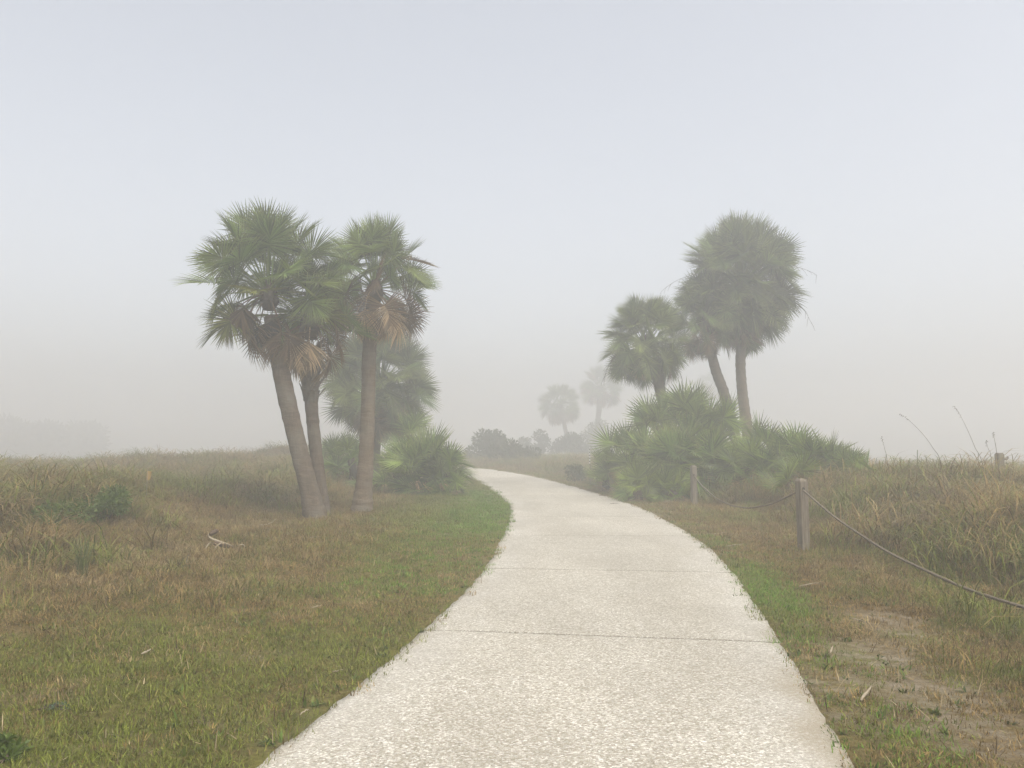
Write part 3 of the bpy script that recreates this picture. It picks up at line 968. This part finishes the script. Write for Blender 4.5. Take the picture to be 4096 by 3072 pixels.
def rope(label, A, B, low, rad=.013, name='rope'):
    """three-strand rope sagging from A to B, `low` metres below the chord at the middle"""
    A, B = Vector(A), Vector(B)
    L = (B - A).length
    n = int(L / .014)
    us = np.linspace(0, 1, n)
    C = np.stack([A.x + (B.x - A.x) * us, A.y + (B.y - A.y) * us, A.z + (B.z - A.z) * us - low * 4 * us * (1 - us) + .004 * np.sin(us * 37)], 1)
    T = np.gradient(C, axis=0); T /= np.linalg.norm(T, axis=1)[:, None]
    S = np.cross(T, [0, 0, 1.0]); S /= np.linalg.norm(S, axis=1)[:, None]
    U = np.cross(S, T)
    VV, FF = [], []
    m_ = 5
    for s in range(3):
        ph = us * L / .075 * 2 * np.pi + s * 2.0944
        K = C + (S * np.cos(ph)[:, None] + U * np.sin(ph)[:, None]) * rad * .55
        ang = np.arange(m_) * 2 * np.pi / m_
        ring = K[:, None] + (S[:, None] * np.cos(ang)[None, :, None] + U[:, None] * np.sin(ang)[None, :, None]) * rad * .56
        o_ = len(VV) * n * m_
        VV.append(ring.reshape(-1, 3))
        i = np.arange(n - 1)[:, None] * m_ + o_; k = np.arange(m_)[None]; k2 = (k + 1) % m_
        FF.append(np.stack([i + k, i + k2, i + m_ + k2, i + m_ + k], -1).reshape(-1, 4))
    me = np_mesh(name, np.vstack(VV), np.vstack(FF), M['rope'])
    me.polygons.foreach_set('use_smooth', np.ones(len(me.polygons), bool))
    return tag(link(me, name), label, 'rope', 'sagging fence ropes')


b1 = gp(2776, 2018); b2 = gp(3216, 2205)
h1 = at(2776, 1862, b1.y).z - b1.z
h2 = at(3212, 1915, b2.y).z - b2.z
P1 = post('smaller weathered rope post standing before the palmetto thicket', b1, h1, .125, R(14), (.0, .0))
P2 = post('taller weathered rope post at the grass, with rope running both ways', b2, h2, .13, R(16), (-.012, 0))
b3 = foot(3990, 19.5)
h3 = at(3990, 1812, 19.5).z - b3.z
P3_ = post('weathered post top poking out of the dune grass', b3, h3, .15, R(10))
b0 = Vector((3.75, 2.0, tz(3.75, 2.0)))
P0 = post('weathered rope post holding the near end of the low rope', b0, 1.0, .145, R(12))
r1 = Vector((b1.x, b1.y, at(2785, 1900, b1.y).z)); r2 = Vector((b2.x - .008, b2.y, at(3225, 1955, b2.y).z)); r0 = Vector((b0.x, b0.y, b0.z + .85)); r3 = Vector((b3.x, b3.y, at(3985, 1838, 19.5).z))
rope('weathered rope sagging between the smaller and the taller post', r1, r2, .50)
rope('weathered rope drooping from the taller post low over brown grass', r2, r0, .60, .0145)
rope('short rope slanting down into the grass from the far post top', r3, Vector(at(3840, 1905, 19.0)), .05)
for rt, b, pp, q in ((P1, b1, r1, r2), (P2, b2, r2, r0), (P2, b2, r2, r1), (P3_, b3, r3, at(3840, 1905, 19.0)), (P0, b0, r0, r2)):
    dd = (Vector(q) - pp); dd.z = 0; dd.normalize()
    hole(rt, pp - b + dd * .074, dd)
# the iron eye on the far post's side
V, Fs = tube([(0, 0, 0), (.10, 0, 0), (.13, 0, .03), (.13, 0, .06)], [.03, .03, .028, .02], 8)
mesh_obj('rope_knot', V, Fs, M['rope'], P3_, loc=(.05, -.02, h3 - .14))

# white banded stake by the thicket
sb = foot(2360, 27.5)
st_ = tag(empty('marker_stake', sb), 'thin white marker stake with dark bands beside the palmetto thicket', 'stake')
ztop = at(2360, 1790, 27.5).z - sb.z; zmid = at(2360, 1855, 27.5).z - sb.z
V, Fs = tube([(0, 0, -.1), (0, 0, zmid)], [.022, .022], 8); mesh_obj('stake_foot', V, Fs, M['grey_wood'], st_)
V, Fs = tube([(-.02, 0, zmid), (-.02, 0, ztop), (-.02, 0, ztop + .01)], [.019, .019, .012], 8); mesh_obj('stake_top', V, Fs, M['stake'], st_)
for k in range(5):
    z = zmid + (ztop - zmid) * (k + .6) / 5.3
    V, Fs = tube([(-.02, 0, z), (-.02, 0, z + .03)], [.0215, .0215], 8); mesh_obj('dark_band', V, Fs, M['tape'], st_)
# small orange marker in the dune grass
ob = foot(597, 15.0)
om = tag(empty('orange_marker', ob), 'small faded orange marker flag in the dune grass', 'marker')
zo = at(597, 1922, 15.0).z - ob.z
V, Fs = tube([(0, 0, -.1), (0, 0, zo + .18)], [.008, .006], 6); mesh_obj('marker_stem', V, Fs, M['grey_wood'], om)
V = []; Fs = []
for i in range(5):
    a = i / 4
    for y_ in (-.006, .006):
        V += [(-.01 + a * .09, y_ + .012 * math.sin(a * 4), zo + .17 - .01 * a), (-.01 + a * .07, y_ + .012 * math.sin(a * 4), zo + .0 + .02 * a)]
for i in range(4):
    k = i * 4
    Fs += [(k, k + 1, k + 5, k + 4), (k + 2, k + 6, k + 7, k + 3), (k, k + 4, k + 6, k + 2), (k + 1, k + 3, k + 7, k + 5)]
mesh_obj('flag', V, Fs, M['orange'], om)


# ------------------------------------------------------------------ fallen palm litter
def stick(label, p0, p1, w, mat='stick', arch=.0, lift=.035, name='dry_stick', group='dry palm bits on the grass'):
    a, b = gp(*p0), gp(*p1)
    n = 9
    pts, rad = [], []
    for i in range(n):
        t = i / (n - 1)
        q = a.lerp(b, t)
        q.z = tz(q.x, q.y, False) + lift + arch * math.sin(t * math.pi) + random.uniform(-.004, .004)
        pts.append(q - a); rad.append(w * .62 * (1.0 - .7 * abs(t - .35)))
    V, Fs = tube(pts, rad, 6, lambda i, k: 1.0 if k % 3 else .55)
    o = mesh_obj(name, V, Fs, M[mat], None, True, a)
    return tag(o, label, 'stick', group)


stick('long pale stick lying under the taller rope post\'s lawn side', (3198, 2358), (3275, 2345), .013)
stick('pale stick lying on lawn between path and smaller rope post', (2905, 2196), (2975, 2186), .012)
stick('thin pale straw on the lawn near the path joint', (2855, 2146), (2905, 2137), .008)
stick('short pale splinter standing in the sparse turf', (3322, 2640), (3332, 2618), .012, lift=.05)
stick('broad pale palm sliver on the sandy turf', (3445, 2835), (3487, 2780), .014, lift=.045)
stick('thin brown straw across the turf near the sandy track', (3400, 2488), (3462, 2508), .008)
stick('pale curved splinter on the broad lawn', (565, 2638), (602, 2622), .013)
stick('long thin straw pointing to the slim palm\'s foot', (1035, 2125), (1105, 2098), .010, lift=.10)
stick('thin pale straw in the lawn before the slim palm', (1235, 2170), (1285, 2166), .008, lift=.07)
stick('tiny pale twig standing by the slim palm\'s foot', (1266, 2100), (1268, 2082), .010, lift=.12)
stick('pale straw on the lawn close to the path\'s pale edge', (1330, 2712), (1372, 2700), .008)
stick('pale straw beside the grass edge at the path\'s near end', (1200, 2885), (1232, 2870), .007)
stick('straw lying mid-lawn before the slanting path joint', (1245, 2448), (1285, 2440), .008)
stick('dark twig on the concrete in the middle of the path', (2002, 2645), (2035, 2651), .004, 'stick_dark', lift=.006)
stick('dark leaf scrap on the path by the thicket', (2398, 1986), (2425, 1984), .03, 'stick_dark', lift=.012)
stick('dark leaf scrap on the path joint by the yellow-green palmetto', (2440, 2018), (2480, 2016), .03, 'stick_dark', lift=.012)
stick('pale leaf scraps at the thicket\'s foot by the rope post', (2650, 2015), (2700, 2016), .03, 'stick', .03)
stick('bent tan frond rib lying on the bank beyond the bend', (2225, 1895), (2262, 1905), .02, 'stick', .10, name='frond_rib')

# the fallen dead frond on the left lawn
fb = gp(900, 2200)
fr = tag(empty('fallen_frond', fb), 'fallen dead palm frond with pale arched ribs on the brown grass', 'dead frond')
D_ = fb.y


def rib_pts(px):
    return [at(a, b, D_ + c) - fb for a, b, c in px]


for nm, px, w, mat in (('stalk', [(833, 2134, .1), (838, 2150, .1), (862, 2162, .05), (890, 2170, 0), (925, 2182, -.05)], .017, 'stick'),
                       ('rib', [(845, 2168, .1), (833, 2178, .05), (822, 2195, -.05), (816, 2214, -.1)], .012, 'stick'),
                       ('rib', [(889, 2170, 0), (872, 2180, -.05), (860, 2192, -.08), (851, 2205, -.1)], .012, 'stick'),
                       ('rib', [(950, 2182, -.05), (968, 2178, 0), (978, 2186, .05), (984, 2200, 0)], .011, 'stick'),
                       ('dry_leaf', [(845, 2172, .05), (875, 2176, 0), (905, 2182, 0), (930, 2188, -.05)], .035, 'stick_dark'),
                       ('dry_leaf', [(838, 2138, .1), (850, 2132, .15), (862, 2126, .2), (872, 2122, .2)], .034, 'stick_dark')):
    P3 = catmull([tuple(v) for v in rib_pts(px)], 5)
    V, Fs = tube([Vector(v) for v in P3], [w * (.45 + .55 * math.sin(math.pi * (i + 1.5) / (len(P3) + 2))) for i in range(len(P3))], 6, lambda i, k: random.uniform(.75, 1.25))
    mesh_obj(nm, V, Fs, M[mat], fr, True)
fb2 = gp(755, 2272)
fr2 = tag(empty('fallen_frond', fb2), 'crumpled small dark frond end half sunk in grass', 'dead frond')
me = DEAD[1]
for k in range(3):
    o = put_frond(me, fr2, (0, 0, .16), R(150 + 60 * k), .16, 'frond_grey', .3)

# sea oat stalks against the fog
for lab, px, D, ww in (
        ('tall sea oat stalk arching over the dune grass', [(3765, 1860), (3730, 1790), (3690, 1735), (3640, 1685), (3600, 1655)], 13.0, .0045),
        ('sea oat stalk leaning near the far post', [(3930, 1860), (3900, 1790), (3870, 1720), (3840, 1660), (3815, 1625)], 13.5, .0045),
        ('short upright seed stalk beside the far post', [(3985, 1800), (3980, 1770), (3975, 1745), (3973, 1728)], 14.5, .005),
        ('thin seed stalk in dune grass short of the far post', [(3965, 1835), (3955, 1800), (3948, 1780), (3945, 1760)], 14.0, .004),
        ('slender seed stalk behind the sparse palmetto', [(3548, 1835), (3540, 1800), (3532, 1770), (3526, 1745)], 16.0, .005)):
    b = foot(px[0][0] + 12, D)
    root = tag(empty('sea_oat', b), lab, 'grass stalk', 'sea oat stalks above the dune')
    P3 = catmull([(0, 0, -.05)] + [tuple(at(a, c, D) - b) for a, c in px], 6)
    V, Fs = tube([Vector(p) for p in P3], [ww * (1 - .75 * i / len(P3)) for i in range(len(P3))], 5)
    mesh_obj('stalk', V, Fs, M['oat'], root, True)
    VV, FF = [], []
    for i in range(14):
        p = Vector(P3[-1 - i % 8]); d = Vector((random.uniform(-1, 1), random.uniform(-1, 1), random.uniform(-.8, .3))).normalized()
        v_, f_ = tube([p, p + d * .012, p + d * .028], [.001, .0035, .0008], 4)
        o_ = len(VV); VV += v_; FF += [tuple(q + o_ for q in f) for f in f_]
    mesh_obj('seed_head', VV, FF, M['oat'], root)


# ------------------------------------------------------------------ grass (uncountable): tufts instanced by geometry nodes
def tuft_mesh(name, n, spread, hmin, hmax, w, lean, curl, seed, segs=3, mat_=.0):
    rg = np.random.default_rng(seed)
    a = rg.uniform(0, 2 * np.pi, n); r = spread * np.sqrt(rg.random(n))
    P = np.stack([r * np.cos(a), r * np.sin(a), np.full(n, -.01)], 1)
    az = a * .6 + rg.uniform(0, 2 * np.pi, n) * .7
    L = rg.uniform(hmin, hmax, n)
    el = np.pi / 2 - np.abs(rg.normal(lean, lean * .5, n))
    cu = rg.uniform(.3, 1.0, n) * curl
    sd_ = np.stack([-np.sin(az), np.cos(az), 0 * az], 1)
    V = np.empty((n, segs * 2 + 1, 3))
    q = P.copy()
    for s in range(segs):
        wd = (w * (1 - .25 * s / segs) * rg.uniform(.7, 1.2, n))[:, None]
        V[:, 2 * s] = q - sd_ * wd; V[:, 2 * s + 1] = q + sd_ * wd
        d = np.stack([np.cos(az) * np.cos(el), np.sin(az) * np.cos(el), np.sin(el)], 1)
        q = q + d * (L / segs)[:, None]
        el = el - cu / segs * (1 + s)
    V[:, -1] = q
    k = np.arange(n)[:, None] * (2 * segs + 1)
    tris = []
    for s in range(segs - 1):
        b = 2 * s
        tris += [(b, b + 1, b + 3), (b, b + 3, b + 2)]
    tris.append((2 * segs - 2, 2 * segs - 1, 2 * segs))
    T = np.array(tris)
    me = np_mesh(name, V.reshape(-1, 3), (k[:, None] + T[None].reshape(1, -1, 3)).reshape(-1, 3), M['grass'])
    m_ = 2 * segs + 1
    tn = np.repeat(rg.random(n), m_); dr = np.repeat((rg.random(n) < .3) * rg.random(n), m_)
    for nm, v in (('tone', tn), ('dry', dr)):
        a_ = me.attributes.new(nm, 'FLOAT', 'POINT'); a_.data.foreach_set('value', v.astype(np.float32))
    return me


def tuft_collection(name, meshes):
    c = bpy.data.collections.new(name)
    for i, me in enumerate(meshes):
        c.objects.link(bpy.data.objects.new('%s_%02d' % (name, i), me))
    return c


LAWN = tuft_collection('lawn_tuft', [tuft_mesh('lawn_tuft', 70, .13, .015, .045, .0022, .75, .8, 60 + i, 2) for i in range(5)])
WIRE = tuft_collection('wire_tuft', [tuft_mesh('wire_tuft', 70, .20, 0.05, .17, .0024, .85, 1.6, 70 + i, 3) for i in range(6)])
DUNE = tuft_collection('dune_tuft', [tuft_mesh('dune_tuft', 64, .19, .25, .66, .0030, .50, 2.0, 80 + i, 4) for i in range(7)])


def scatter(name, label, coll, pts, cols, scl, nvar):
    n = len(pts)
    me = bpy.data.meshes.new(name)
    me.vertices.add(n); me.vertices.foreach_set('co', pts.astype(np.float32).ravel())
    rot = np.stack([RNG.normal(0, .12, n), RNG.normal(0, .12, n), RNG.uniform(0, 6.283, n)], 1)
    for nm, tp, key, v in (('rot', 'FLOAT_VECTOR', 'vector', rot), ('scl', 'FLOAT_VECTOR', 'vector', scl)):
        a = me.attributes.new(nm, tp, 'POINT'); a.data.foreach_set(key, v.astype(np.float32).ravel())
    a = me.attributes.new('gcol', 'FLOAT_COLOR', 'POINT')
    a.data.foreach_set('color', np.concatenate([cols, np.ones((n, 1))], 1).astype(np.float32).ravel())
    a = me.attributes.new('idx', 'INT', 'POINT'); a.data.foreach_set('value', RNG.integers(0, nvar, n).astype(np.int32))
    me.materials.append(M['grass'])
    me.update()
    o = link(me, name)
    g = bpy.data.node_groups.new(name + '_scatter', 'GeometryNodeTree')
    g.interface.new_socket('Geometry', in_out='INPUT', socket_type='NodeSocketGeometry')
    g.interface.new_socket('Geometry', in_out='OUTPUT', socket_type='NodeSocketGeometry')
    gi = g.nodes.new('NodeGroupInput'); go = g.nodes.new('NodeGroupOutput')
    ci = g.nodes.new('GeometryNodeCollectionInfo'); ci.inputs['Collection'].default_value = coll
    ci.inputs['Separate Children'].default_value = True; ci.inputs['Reset Children'].default_value = True
    ip = g.nodes.new('GeometryNodeInstanceOnPoints')

    def na(nm, tp):
        q = g.nodes.new('GeometryNodeInputNamedAttribute'); q.data_type = tp; q.inputs['Name'].default_value = nm
        return q.outputs['Attribute']
    g.links.new(gi.outputs[0], ip.inputs['Points'])
    g.links.new(ci.outputs[0], ip.inputs['Instance'])
    ip.inputs['Pick Instance'].default_value = True
    g.links.new(na('idx', 'INT'), ip.inputs['Instance Index'])
    er = g.nodes.new('FunctionNodeEulerToRotation'); g.links.new(na('rot', 'FLOAT_VECTOR'), er.inputs[0])
    g.links.new(er.outputs[0], ip.inputs['Rotation'])
    g.links.new(na('scl', 'FLOAT_VECTOR'), ip.inputs['Scale'])
    g.links.new(ip.outputs[0], go.inputs[0])
    md = o.modifiers.new('scatter', 'NODES'); md.node_group = g
    return tag(o, label, kind='stuff')


def candidates(n, y0, y1, pw, margin=1.6):
    """points on the ground in the part of the place the photograph looks at, denser near the camera"""
    u = RNG.random(n)
    y = (y0 ** pw + u * (y1 ** pw - y0 ** pw)) ** (1 / pw)
    x = RNG.uniform(-1, 1, n) * (.64 * y + margin)
    return x, y


def colour(x, y, g, tall=0.0):
    n = len(x)
    j = RNG.random((n, 1))
    brown = np.array([.215, .150, .055]) * (.5 + .8 * j) + np.array([.045, .026, .008]) * RNG.random((n, 1))
    tan = np.array([.30, .225, .105]) * (.8 + .4 * j)
    grn = np.array([.150, .172, .026]) * (.75 + .5 * j)
    bright = np.array([.115, .215, .018]) * (.8 + .4 * j)
    t = (fbm(x, y, .9, 88, 3) > .54)[:, None]
    b = np.where(t & (RNG.random((n, 1)) < .42), tan, brown)
    gg = (RNG.random(n) < g)[:, None]
    c = np.where(gg, grn, b)
    d, s = path_side(x, y)
    hot = ((s < 0) & (d < 1.5) & (y > 14) & (y < 26)) | ((s > 0) & (d < .45) & (np.abs(y - 8.9) < 1.2))
    hot = hot & (RNG.random(n) < .9 * (1 - .6 * ss(.5, 1.5, d))) | ((s < 0) & (d < 1.6) & (y > 8.5) & (y <= 14.5) & (RNG.random(n) < .38)) | ((s > 0) & (d < .5) & (y < 14) & (RNG.random(n) < .3))
    return np.where(hot[:, None], bright, c)


# lawn: short turf along both sides of the path
x, y = candidates(84000, 2.6, 48, 1.0)
d, s = path_side(x, y)
lim = np.where(s < 0, 7.5, np.where(y < 9, 2.6, 3.2))
keep = (d > -.03 + .12 * RNG.random(len(x))) & (d < lim) & (RNG.random(len(x)) > .8 * ss(.25, .7, sand_at(x, y)) )
x, y = x[keep], y[keep]
z = terrain(x, y, False)
g = green_at(x, y)
sc = RNG.uniform(.7, 1.35, (len(x), 1)) * np.array([[1, 1, 1]]) * (1 + .018 * y[:, None])
sc[:, 2] *= .8 + .6 * fbm(x, y, 1.1, 90, 2)
scatter('lawn_grass', 'short green and brown turf beside the path', LAWN, np.stack([x, y, z], 1), colour(x, y, np.clip(g * 1.15 + .08, 0, 1)), sc, 5)

# wire grass: ankle-high brown growth farther from the path
x, y = candidates(56000, 3.0, 60, 1.3)
d, s = path_side(x, y)
n1 = fbm(x, y, .8, 93, 3)
pl = np.where(s < 0, ss(.6, 3.4, d + 1.8 * (n1 - .5)) * ss(5.5, 8.5, y - .2 * x * 0 + 3 * (n1 - .5)), ss(.5, 2.0, d + 1.2 * (n1 - .5)))
keep = (d > .30) & (RNG.random(len(x)) < pl * .9 + .02) & (RNG.random(len(x)) > .9 * ss(.15, .6, sand_at(x, y)))
x, y = x[keep], y[keep]
z = terrain(x, y, False)
g = green_at(x, y) * .75 + .20
sc = RNG.uniform(.55, 1.25, (len(x), 1)) * (1 + .012 * y[:, None]) * np.ones((1, 3))
sc[:, 2] *= .55 + .9 * fbm(x, y, 1.3, 95, 2)
scatter('wire_grass', 'ankle-high brown wiry grass over the lawn margins', WIRE, np.stack([x, y, z], 1), colour(x, y, g), sc, 6)

# dune grass: knee-high growth on both dunes
def dune(name, label, side, n, seed):
    x, y = candidates(n, 3.4, 75, 1.15, 2.5)
    d, s = path_side(x, y)
    n1 = fbm(x, y, .55, 97 + seed, 3)
    if side < 0:
        pl = ss(4.7, 6.6, -x + 1.8 * (n1 - .5)) * ss(8.6, 11.5, y + 2 * (n1 - .5))
    else:
        pl = np.where(y < 9, ss(1.7, 2.6, d + .8 * (n1 - .5)), ss(1.75, 2.9, d + 1.3 * (n1 - .5))) * ss(3.2, 4.6, y) * (1 - .75 * ((y > 9) & (y < 19) & (d < 3.0)))
    clump = ss(.34, .62, fbm(x, y, 1.5, 99 + seed, 2))
    keep = (s == side) & (d > .8) & (RNG.random(len(x)) < pl * (.25 + .75 * clump))
    x, y, clump = x[keep], y[keep], clump[keep]
    z = terrain(x, y, False)
    g = green_at(x, y) * .7 + (.30 if side > 0 else .40)
    sc = RNG.uniform(.55, 1.25, (len(x), 1)) * (.55 + .75 * clump[:, None]) * np.ones((1, 3))
    sc[:, :2] *= 1.15 + .012 * y[:, None]
    if side < 0: sc[:, 2] *= .88
    else: sc[:, 2] *= np.interp(y, [4, 7, 10, 30], [.8, .95, 1.1, .9])
    scatter(name, label, DUNE, np.stack([x, y, z], 1), colour(x, y, np.clip(g, 0, 1), 1), sc, 7)


dune('dune_grass', 'knee-high brown and green dune grass behind the broad lawn', -1, 30000, 0)
dune('dune_grass', 'tall tangled reddish brown grass on the dune beyond the rope', 1, 44000, 5)


# broad-leaved weeds and fallen bits in the turf
WEED = tuft_collection('weed_tuft', [tuft_mesh('weed_tuft', 16, .035, .03, .07, .0075, 1.0, .9, 110 + i, 3) for i in range(4)])
x, y = candidates(9000, 2.8, 26, 1.3)
d, s = path_side(x, y)
keep = (d > .02) & (d < 6) & (RNG.random(len(x)) < .15 + .85 * np.exp(-d / .35))
x, y = x[keep], y[keep]
cw = np.array([.075, .115, .022]) * RNG.uniform(.6, 1.4, (len(x), 1))
scatter('turf_weeds', 'small broad-leaved weeds dotted through the turf', WEED, np.stack([x, y, terrain(x, y, False)], 1), cw, RNG.uniform(.5, 1.3, (len(x), 1)) * np.ones((1, 3)), 4)
BITS = tuft_collection('litter_bit', [tuft_mesh('litter_bit', 3, .10, .03, .11, .0022, 1.45, .1, 120 + i, 2) for i in range(5)])
x, y = candidates(7000, 2.8, 24, 1.3)
d, s = path_side(x, y)
keep = (d > .0) & (d < 7)
x, y = x[keep], y[keep]
cb = np.where(RNG.random((len(x), 1)) < .5, np.array([[.36, .29, .18]]), np.array([[.10, .065, .035]])) * RNG.uniform(.7, 1.3, (len(x), 1))
scatter('leaf_litter', 'dry straw bits lying in the turf', BITS, np.stack([x, y, terrain(x, y, False) + .025], 1), cb, RNG.uniform(.6, 1.5, (len(x), 1)) * np.ones((1, 3)), 5)

# arching grass tussocks and tall weeds one can tell apart
def tussock(label, px, py, D, n, h, lean, curl, col, seed, spread=.12, name='grass_tussock', w=.0035):
    b = foot(px, D)
    me = tuft_mesh(name, n, spread, h * .55, h, w, lean, curl, seed, 7)
    m = leaf_mat('%s_blade_%d' % (name, seed), col, tuple(min(1, c * 1.3) for c in col), trans=.25)
    me.materials.clear(); me.materials.append(m)
    a_ = me.attributes.new('seg', 'FLOAT', 'POINT'); a_.data.foreach_set('value', np.random.default_rng(seed).random(len(me.vertices)).astype(np.float32))
    return tag(link(me, name, None, b), label, 'grass tussock')


tussock('arching pale green tussock on the dune above the low rope', 4010, 2180, 10.2, 34, .8, .45, 2.6, (.12, .125, .05), 1)
tussock('curled straw tussock hanging over the low rope', 4030, 2330, 8.6, 26, .6, .6, 2.8, (.17, .135, .065), 2)
tussock('upright reddish tussock crowning the dune crest', 3780, 1990, 12.6, 90, 1.05, .22, .9, (.15, .105, .055), 3, .2)
tussock('dry tan tussock halfway up the dune, over a dark hollow', 3660, 2080, 11.6, 90, .85, .28, 1.1, (.19, .14, .085), 4, .22)
tussock('bright green leaning tussock low on the dune', 3560, 1990, 14.0, 50, .8, .3, 1.0, (.10, .11, .04), 6, .2)
tussock('narrow upright green weed in the brown lawn margin', 352, 2380, 9.3, 46, .62, .10, .25, (.085, .105, .032), 5, .05, 'upright_weed')

# ------------------------------------------------------------------ the fog
V = [(x_, y_, z_) for x_ in (-430, 430) for y_ in (-90, 450) for z_ in (-1.6, 14.0)]
Fs = [(0, 1, 3, 2), (4, 6, 7, 5), (0, 4, 5, 1), (2, 3, 7, 6), (0, 2, 6, 4), (1, 5, 7, 3)]
hm, nt, bs, out = new_mat('fog_air')
nt.nodes.remove(bs)
pv = nt.nodes.new('ShaderNodeVolumePrincipled')
pv.inputs['Color'].default_value = (.985, .985, .985, 1)
pv.inputs['Density'].default_value = FOG
pv.inputs['Anisotropy'].default_value = 0.52
nt.links.new(pv.outputs[0], out.inputs['Volume'])
hz = mesh_obj('haze', V, Fs, hm)
tag(hz, 'white morning fog filling the air', kind='stuff')
